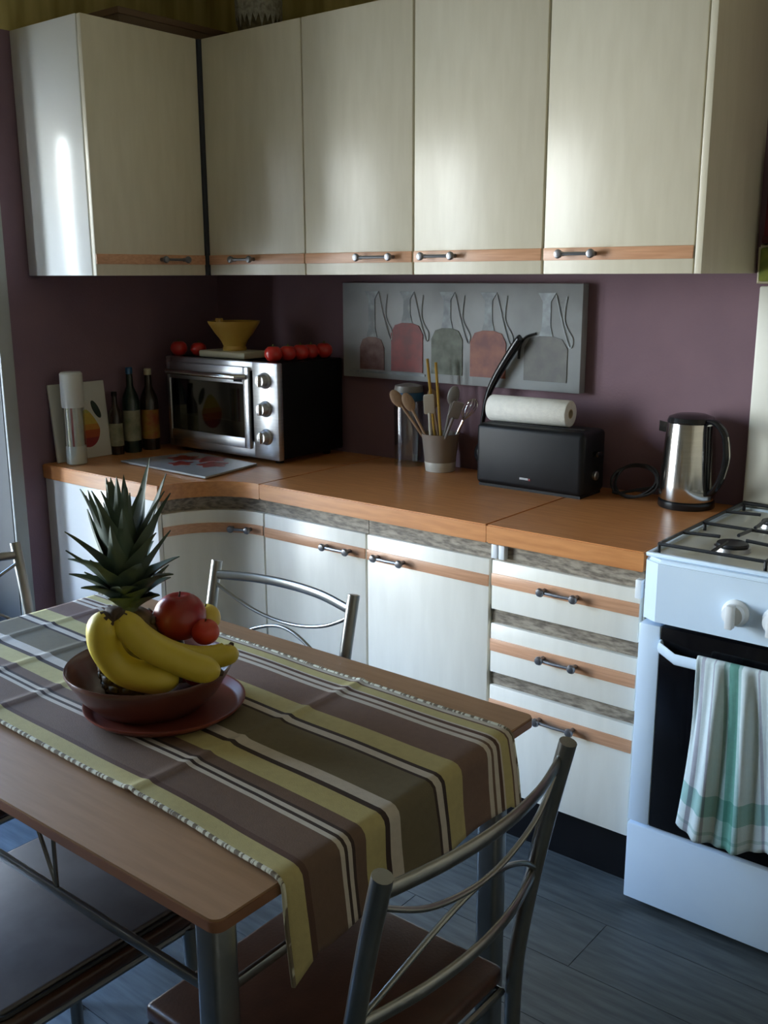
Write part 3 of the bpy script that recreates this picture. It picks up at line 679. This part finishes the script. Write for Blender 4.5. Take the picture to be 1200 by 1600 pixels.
kx, ky = 1.942, -.090
t = thing('electric_kettle', 'brushed steel electric kettle with black handle and lid, at the worktop end', 'kettle', (kx, ky, ZW))
obj('base', lt([(0, 0), (.073, 0), (.075, .004), (.074, .018), (.068, .022), (0, .022)], (kx, ky, ZW), n=40), BLACKPL, t)
obj('jug', lt([(0, .022), (.071, .022), (.0735, .028), (.073, .06), (.067, .16), (.0625, .225), (.061, .230), (0, .230)], (kx, ky, ZW), n=48), STEEL, t)
bm = lt([(.0615, .228), (.0625, .232), (.058, .243), (.040, .250), (.012, .252), (0, .252)], (kx, ky, ZW), n=40); obj('lid', bm, BLACKPL, t)
ha = Vector((.94, -.34, 0)).normalized(); hc = Vector((kx, ky, ZW))
pts = [hc+ha*.050+Vector((0, 0, .236)), hc+ha*.085+Vector((0, 0, .235)), hc+ha*.115+Vector((0, 0, .205)), hc+ha*.124+Vector((0, 0, .150)), hc+ha*.112+Vector((0, 0, .095)), hc+ha*.088+Vector((0, 0, .055)), hc+ha*.066+Vector((0, 0, .045))]
hnd = obj('handle', tb(smooth_pts(pts, 6), .010, n=12, flat=(.012, .008)), BLACKPL, t)
pts2 = [p+ha*.0085 for p in pts[2:5]]
obj('handle_inlay', tb(smooth_pts(pts2, 6), .0022, n=6), STEEL, hnd, 'chrome line along the handle')
obj('side_strip', tb([hc+ha*.069+Vector((0, 0, .04)), hc+ha*.062+Vector((0, 0, .225))], .010, n=10, flat=(.016, .006)), BLACKPL, t)
bm = prism(B(), [(kx-.052, ky-.034), (kx-.084, ky-.012), (kx-.060, ky+.022)], ZW+.200, ZW+.228); obj('spout', bm, STEEL, t)

pts = []
for k in range(70):
    a = k/70*math.pi*2*2.7; rr_ = .062+.007*math.sin(a*.43)
    pts.append((1.785+rr_*math.cos(a)*1.05, -.075-.034*math.sin(a)*-1+.004*math.sin(a*.7), ZW+.046+.040*math.sin(a)+.003*math.sin(a*1.7)))
pts += [(1.84, -.035, ZW+.03), (1.862, -.030, ZW+.008)]
tag(obj('power_cable', tb(smooth_pts(pts, 2), .0042, n=6), BLACKM), 'black power cable coiled between the toaster and the kettle', 'cable')

# ================================================================== RIGHT EDGE WALL ITEMS, TOP-OF-CABINET ITEMS
t = thing('pot_holder', 'olive green pot holder hanging on the wall at the cabinet side, above the cooker lid', 'pot holder', (2.09, -.02, 1.455))
obj('pad', bx(2.066, 2.15, -.030, -.006, 1.462, 1.548, .008), OLIVEG, t); obj('binding', tb([(2.066, -.018, 1.548), (2.066, -.018, 1.462), (2.15, -.018, 1.462), (2.15, -.018, 1.548), (2.066, -.018, 1.548)], .007, n=8), CREAMP, t)
t = thing('oven_glove', 'dark red oven glove hanging above the olive pot holder', 'oven glove', (2.12, -.02, 1.56))
bm = prism_xz(B(), [(2.073, 1.560), (2.16, 1.560), (2.17, 1.66), (2.19, 1.69), (2.18, 1.74), (2.155, 1.73), (2.14, 1.79), (2.10, 1.80), (2.076, 1.77)], -.035, -.010)
bmesh.ops.bevel(bm, geom=list(bm.edges), offset=.006, segments=2, affect='EDGES'); obj('mitt', bm, REDC, t); obj('cuff', bx(2.070, 2.163, -.037, -.008, 1.556, 1.575, .004), mat('cuff_dark', (.05, .008, .01), rough=.9), t)

t = thing('woven_basket', 'dark woven basket with pointed grey lace liner on top of the corner cabinet', 'basket', (.43, -.19, ZT))
obj('basket_wall', lt([(0, .002), (.055, .002), (.062, .02), (.075, .13), (.073, .135), (.067, .13), (.055, .02), (0, .012)], (.44, -.17, ZT), n=32), WICKER, t)
bm = B(); N = 24
for k in range(N):
    a0, a1 = 2*math.pi*k/N, 2*math.pi*(k+1)/N; am = (a0+a1)/2
    def P(a, r, z): return bm.verts.new((.44+r*math.cos(a), -.17+r*math.sin(a), ZT+z))
    f = bm.faces.new((P(a0, .077, .138), P(a1, .077, .138), P(a1, .076, .085), P(am, .073, .045 if k % 2 else .06), P(a0, .076, .085)))
obj('lace_liner', bm, LACE, t)
t = thing('long_box', 'long brown box lying on top of the left wall cabinets', 'box', (.18, -.40, ZT))
obj('carton', bx(.10, .30, -.62, -.16, ZT+.002, ZT+.052, .003), BROWNBOX, t); obj('carton_lid', bx(.095, .305, -.625, -.155, ZT+.040, ZT+.060, .003), mat('brown_box_lid', (.14, .085, .05), rough=.7), t)

# ================================================================== TABLE
TX0, TX1, TY0, TY1, TZ = 1.035, 2.175, -1.997, -1.276, .75
t = thing('dining_table', 'beech-topped dining table with metal legs under the striped runner', 'table', (1.6, -1.63, 0))
def rrect(x0, x1, y0, y1, r, n=6):
    o = []
    for cx, cy, a in ((x1-r, y1-r, 0), (x0+r, y1-r, 90), (x0+r, y0+r, 180), (x1-r, y0+r, 270)):
        for k in range(n+1): o.append((cx+r*math.cos(R(a+90*k/n)), cy+r*math.sin(R(a+90*k/n))))
    return o
obj('tabletop', prism(B(), rrect(TX0, TX1, TY0, TY1, .014), TZ-.016, TZ), TABLEWOOD, t, 'beech tabletop')
bm = prism(B(), rrect(TX0-.0015, TX1+.0015, TY0-.0015, TY1+.0015, .0155), TZ-.0175, TZ-.0035); obj('edge_band', bm, TABLEEDGE, t, 'darker brown edge band')
lx0, lx1, ly0, ly1 = 1.090, 2.122, -1.952, -1.318
for xx in (lx0, lx1):
    for yy in (ly0, ly1):
        l = obj('leg', bx(xx-.020, xx+.020, yy-.020, yy+.020, .012, TZ-.017, .007, 3), CHROME, t)
        obj('foot', lt(cyl(.019, 0, .014, .001), (xx, yy, 0), n=14), BLACKP, l)
for yy in (ly0, ly1): obj('rail', bx(lx0+.019, lx1-.019, yy-.0045, yy+.0045, .590, .606, .003), CHROME, t)
for xx in (lx0, lx1): obj('rail', bx(xx-.0045, xx+.0045, ly0+.019, ly1-.019, .590, .606, .003), CHROME, t)
for yy in (ly0, ly1):
    for xa in (1.770, 1.442):
        s = 1 if xa > 1.6 else -1
        bm = B(); tube(bm, [(xa, yy, .604), (xa, yy, TZ-.017)], .0035, n=6); tube(bm, [(xa, yy, .604), (xa-s*.060, yy, TZ-.017)], .0035, n=6)
        obj('brace', bm, CHROME, t)

# runner
BR, BD, YG, WH, OL, DK, PB = (.125, .075, .048), (.075, .035, .022), (.42, .36, .155), (.50, .45, .38), (.13, .105, .058), (.03, .014, .009), (.15, .09, .065)
W0, W1 = 1.885, 1.362           # |y| of near and far long edges
def f(yabs): return (W0-yabs)/(W0-W1)
st = [(0, YG), (.062, BD), (.08, BR), (.195, WH), (.209, DK), (.219, WH), (.236, DK), (.25, BR), (.292, YG), (.370, DK), (.39, WH), (.432, OL), (.585, DK), (.597, WH), (.622, DK), (.640, YG), (.722, PB), (.855, WH), (.872, BR), (.885, WH), (.905, BD), (.918, WH), (.926, YG), (.965, BR), (.975, WH)]
RUN = ramp_mat('striped_runner', st, axis='Y', rough=.75)
def runner():
    bm = B(); uv = bm.loops.layers.uv.new('UVMap'); L = TX1-TX0; nx, ny = 150, 60; g = {}; tot = L+.118
    for i in range(nx+1):
        s = i/nx*tot
        for j in range(ny+1):
            v = j/ny; yb = -W0+(W0-W1)*v
            # width drifts a little along the cloth
            yb += .034*(1-v)*max(0, 1-s/L) + .022*v*max(0, 1-s/L) - .012*(1-v)*min(1, max(0, (s-.85*L)/(.2*L)))
            rip = .0016*math.sin(9*s+4*v)+.0012*math.sin(23*s+7*v)
            near = max(0, 1-v/.10); rip += near*(.0045*(1+math.sin(17*s))*.5)
            crease = sum(math.exp(-((s-c)/.008)**2) for c in (.10, .25, .40, .82))*.004
            z = TZ+.0035+rip*.6+crease+.0014
            if s <= L-.008: x = TX0+.002+s
            else:
                a = (s-(L-.008)); rad = .016; arc_ = rad*math.pi/2
                if a < arc_:
                    th = a/rad; x = TX0+.002+L-.008+rad*math.sin(th); z = TZ+.0035-.012*0-(rad-rad*math.cos(th))+rip*.3+.0012
                else:
                    d_ = a-arc_; tip = .022*max(0, 1-v/.08) + .015*max(0, 1-(1-v)/.05)
                    d_ *= 1+tip/.09
                    x = TX0+.002+L-.008+rad+.004*math.sin(14*v)*min(1, d_/.05)+d_*.12; z = TZ+.0035-rad-d_+.0012
            g[i, j] = bm.verts.new((x, yb, z))
    for i in range(nx):
        for j in range(ny):
            f_ = bm.faces.new((g[i, j], g[i+1, j], g[i+1, j+1], g[i, j+1]))
            for l, (a, b_) in zip(f_.loops, ((i, j), (i+1, j), (i+1, j+1), (i, j+1))): l[uv].uv = (a/nx, b_/ny)
    e0 = [g[i, 0].co.copy() for i in range(nx+1)]; e1 = [g[i, ny].co.copy() for i in range(nx+1)]
    return bm, e0, e1
bm, e0, e1 = runner()
t = thing('table_runner', 'brown, yellow-green and white striped table runner hanging over the table end', 'table runner', (1.6, -1.62, TZ))
o = obj('cloth', bm, RUN, t, ang=180)
sol = o.modifiers.new('thick', 'SOLIDIFY'); sol.thickness = .0022; sol.offset = 1
for e_ in (e0, e1):
    b_ = B(); tube(b_, [Vector(p)+Vector((0, 0, .0012)) for p in e_], .0034, n=6); obj('twisted_edging', b_, RUNB, t, 'twisted white edging')

# ================================================================== FRUIT BOWL AND FRUIT
BX, BY, BZ = 1.650, -1.672, TZ+.0155
t = thing('terracotta_saucer', 'reddish terracotta plate under the fruit dish, showing at its right', 'plate', (BX+.018, BY+.006, TZ+.0085))
obj('plate', lt([(0, 0), (.118, 0), (.130, .008), (.137, .015), (.137, .0175), (.133, .017), (.124, .0065), (.118, .0055), (0, .0055)], (BX+.021, BY+.013, TZ+.0092), n=56), mat('red_terracotta', (.17, .038, .026), (.22, .055, .035), rough=.35), t, ang=60)
t = thing('terracotta_dish', 'glazed brown terracotta dish holding the fruit, on the table runner', 'dish', (BX, BY, BZ))
obj('vessel', lt([(0, 0), (.084, 0), (.092, .004), (.118, .030), (.1375, .064), (.1410, .071), (.1400, .075), (.1350, .073), (.1290, .058), (.106, .022), (.088, .010), (0, .009)], (BX, BY, BZ), n=56), TERRA, t, ang=50)
# pineapple
pc = Vector((1.619, -1.686, BZ+.0098))
t = thing('pineapple', 'pineapple with tall green leaf crown standing in the terracotta dish', 'pineapple', pc)
prof = [(0, 0)] + [(.056*math.sin(math.pi*(k+1)/13)**.45*(1-.06*k/12), .158*(1-math.cos(math.pi*(k+1)/13))/2) for k in range(12)] + [(0, .158)]
obj('fruit_body', lt(prof, pc, n=30), PINE, t)
eyes = B()
for i in range(9):
    for k in range(12):
        a = 2*math.pi*(k+.5*(i % 2))/12; z = .016+i*.0155; rr_ = .056*math.sin(math.acos(1-2*z/.158))**.45*.97
        M = Matrix.Translation(pc+Vector((rr_*math.cos(a), rr_*math.sin(a), z))) @ Matrix.Rotation(a, 4, 'Z') @ Matrix.Diagonal((.4, 1, .75, 1))
        bmesh.ops.create_icosphere(eyes, subdivisions=1, radius=.0115, matrix=M)
o = obj('eyes', eyes, PINE, t, ang=180); o['kind'] = 'stuff'
def leaf(base, azim, tilt, L, w, curl):
    bm = B(); n = 9; p = Vector(base); th = tilt; rows = []
    h = Vector((math.cos(azim), math.sin(azim), 0)); sd = Vector((-math.sin(azim), math.cos(azim), 0))
    for i in range(n+1):
        u = i/n; d_ = h*math.sin(th)+Vector((0, 0, 1))*math.cos(th); nrm = h*math.cos(th)-Vector((0, 0, 1))*math.sin(th)
        ww = w*(1-u**3.2)*(.75+.5*math.sin(math.pi*min(1, u*1.4)))*.5+.0004
        rows.append([bm.verts.new(p-sd*ww-nrm*ww*.45), bm.verts.new(p+nrm*.0), bm.verts.new(p+sd*ww-nrm*ww*.45), bm.verts.new(p+nrm*.0016)])
        p = p+d_*(L/n); th += curl/n
    for a, b_ in zip(rows[:-1], rows[1:]):
        for k in range(4): bm.faces.new((a[k], a[(k+1) % 4], b_[(k+1) % 4], b_[k]))
    bm.faces.new(rows[0]); bm.faces.new(rows[-1])
    return bm
cb = pc+Vector((0, 0, .150)); ga = 2.39996
for i in range(58):
    u = i/57; az = i*ga+.4
    tilt = R(50-45*u+random.uniform(-5, 5)); L = (.058+.130*min(1, u*1.5))*random.uniform(.9, 1.1)
    if u > .8: L = .155*random.uniform(.85, 1.05)
    base = cb+Vector((.017*(1-u)*math.cos(az), .017*(1-u)*math.sin(az), .012+u*.062))
    obj('leaf', leaf(base, az, tilt, L, .040-.010*u, R(random.uniform(-25, 25) if u > .35 else random.uniform(-5, 55))), LEAF, t, ang=60)
obj('crown_core', tb([cb-Vector((0, 0, .008)), cb+Vector((0, 0, .085))], [.020, .006], n=10), LEAF, t)

# bananas
stem = Vector((1.694, -1.770, .962))
bunch = thing('banana_bunch', 'bunch of three ripe bananas draped over the front of the terracotta dish', 'bananas', stem)
obj('crown', bx(stem.x-.011, stem.x+.012, stem.y-.008, stem.y+.014, stem.z-.012, stem.z+.012, .005, 3), BANT, bunch)
def banana(pts, label, r=.0185):
    t = bunch
    P = smooth_pts(pts, 7); N = len(P)
    rs = []
    for i in range(N):
        u = i/(N-1); q = min(1, u/.22); q2 = min(1, (1-u)/.16)
        rs.append(r*(.34+.66*math.sin(q*math.pi/2))*(.30+.70*math.sin(q2*math.pi/2)))
    k0 = max(2, int(N*.10))
    t = obj('banana', tube(B(), P[k0-1:N], rs[k0-1:N], n=8), BAN, t, label, ang=180)
    obj('stalk', tb(P[:k0+1], rs[:k0+1], n=7), BANT, t); d_ = (P[-1]-P[-2]).normalized()
    obj('tip', tb([P[-1]-d_*.001, P[-1]+d_*.006], [rs[-1]*.95, rs[-1]*.6], n=7), BANT, t)
banana([stem, (1.684, -1.781, .942), (1.676, -1.774, .902), (1.692, -1.757, .866), (1.722, -1.727, .849), (1.752, -1.692, .843)], 'banana curving down the left side of the dish', .0265)
banana([stem+Vector((.004, .004, .002)), (1.708, -1.752, .940), (1.724, -1.728, .905), (1.748, -1.700, .881), (1.773, -1.672, .862), (1.796, -1.643, .850)], 'banana lying in front across the dish, longest of the bunch', .0245)
banana([stem+Vector((-.002, .010, .000)), (1.700, -1.742, .935), (1.706, -1.712, .902), (1.722, -1.673, .873), (1.744, -1.638, .861), (1.765, -1.602, .862), (1.764, -1.588, .872)], 'banana behind the front one, under the red apple', .0215)

def fruit(name, c, r, m, label, sq=(1, 1, .93)):
    t = thing(name, label, 'fruit', c)
    bm = B(); bmesh.ops.create_uvsphere(bm, u_segments=32, v_segments=20, radius=r)
    for v in bm.verts:
        q = math.sqrt(v.co.x**2+v.co.y**2)/r
        v.co = Vector((v.co.x*sq[0], v.co.y*sq[1], v.co.z*sq[2]*(1-.18*math.exp(-(q/.28)**2))))
    obj('skin', bm, m, t, ang=180, local=True)
    obj('stalk', tb([(0, 0, r*.70), (.002, .001, r*.98)], .0014, n=6), BANT, t, local=True)
fruit('red_apple', (1.668, -1.615, .912), .0455, MANGO, 'large dark red apple beside the pineapple in the dish')
fruit('orange_peach', (1.722, -1.606, .893), .024, PEACH, 'small orange-red fruit at the right of the red apple')
fruit('yellow_plum', (1.672, -1.562, .895), .027, LEMON, 'yellow fruit showing behind the red apple')
fruit('dark_plum', (1.655, -1.624, .858), .021, mat('dark_skin', (.012, .02, .02), rough=.35), 'dark blue-black plum between the pineapple and the red apple')
fruit('red_plum', (1.690, -1.628, .835), .028, MANGO, 'red fruit under the large red apple, behind the bananas')
fruit('orange_fruit', (1.652, -1.600, .810), .030, PEACH, 'orange fruit low at the far side of the dish')
fruit('small_apple', (1.702, -1.610, .814), .025, PEACH, 'small orange apple under the peach, near the right rim of the dish')

# ================================================================== CHAIRS
def make_chair(label):
    t = thing('dining_chair', label, 'chair')
    W = .198
    bm = bx(-.195, .195, -.172, .185, .446, .476, .010, 3); obj('seat', bm, SEATB, t, local=True)
    fr = tb([(-.182, -.160, .438), (.182, -.160, .438), (.182, .187, .438), (-.182, .187, .438), (-.182, -.160, .438)], .008, n=8); obj('seat_frame', fr, CHROME, t, local=True)
    for s in (-1, 1):
        post = [(s*W, .235, .012), (s*W, .205, .22), (s*W, .200, .44), (s*W, .215, .58), (s*(W+.002), .245, .74), (s*(W+.003), .270, .852), (s*(W+.003), .272, .860)]
        P = smooth_pts(post, 5); rs = [.0125]*(len(P)-1)+[.009]
        l = obj('back_post', tb(P, rs, n=14), CHROME, t, local=True, ang=60)
        obj('foot', lt(cyl(.013, 0, .014, .001), (s*W, .235, 0), n=12), BLACKP, l, local=True)
        l = obj('leg', tb([(s*(W-.004), -.175, .012), (s*(W-.014), -.160, .44)], .0125, n=14), CHROME, t, local=True, ang=60)
        obj('foot', lt(cyl(.013, 0, .014, .001), (s*(W-.004), -.175, 0), n=12), BLACKP, l, local=True)
    def rail(z, y, bulge, h, th):
        pts = smooth_pts([(-W, y, z), (-W*.5, y+bulge*.75, z+.004), (0, y+bulge, z+.005), (W*.5, y+bulge*.75, z+.004), (W, y, z)], 6)
        return tb(pts, .008, n=10, flat=(th, h))
    obj('top_rail', rail(.834, .262, .035, .0105, .005), CHROME, t, local=True, ang=60)
    obj('lower_rail', rail(.648, .228, .035, .010, .005), CHROME, t, local=True, ang=60)
    up_ = smooth_pts([(-W, .258, .818), (-W*.66, .270, .784), (-W*.33, .274, .766), (0, .276, .760), (W*.33, .274, .766), (W*.66, .270, .784), (W, .258, .818)], 5)
    obj('upper_arc', tb(up_, .004, n=8), CHROME, t, local=True, ang=60)
    dn_ = smooth_pts([(-W, .230, .655), (-W*.66, .252, .705), (-W*.33, .264, .738), (0, .269, .752), (W*.33, .264, .738), (W*.66, .252, .705), (W, .230, .655)], 5)
    obj('lower_arc', tb(dn_, .004, n=8), CHROME, t, local=True, ang=60)
    return t
ch = make_chair('metal dining chair with brown seat at the near right table end, closest to the viewer')
spots = [((2.105, -1.737, 0), R(-90), None),
         ((1.527, -1.498, 0), R(0), 'metal dining chair between table and base cabinets, only its arched back showing'),
         ((1.100, -1.620, 0), R(90), 'metal dining chair at the far left table end, cut by the picture edge'),
         ((1.625, -1.905, 0), R(180), 'dining chair with window reflection painted as a grey seat layer, under the near long side of the table')]
for loc, rz, lb in spots:
    c = ch if lb is None else copy_tree(ch)
    c.location = loc; c.rotation_euler = (0, 0, rz); c['group'] = 'dining chairs round the table'
    if lb: c['label'] = lb
pad = bx(-.180, .180, -.160, .172, .4765, .487, .005, 3)
obj('seat_sheen_pad', pad, mat('grey_seat_sheen', (.105, .095, .10), (.13, .12, .125), rough=.45, scale=20), c, 'grey layer painting window sheen on the brown seat', local=True)  # window reflection on the brown seat, put into a grey layer
obj('piping', tb([(x, y, .4785) for x, y in rrect(-.184, .184, -.164, .176, .012)] + [(.184, .164, .4785)], .004, n=6), BLACKM, c, local=True)
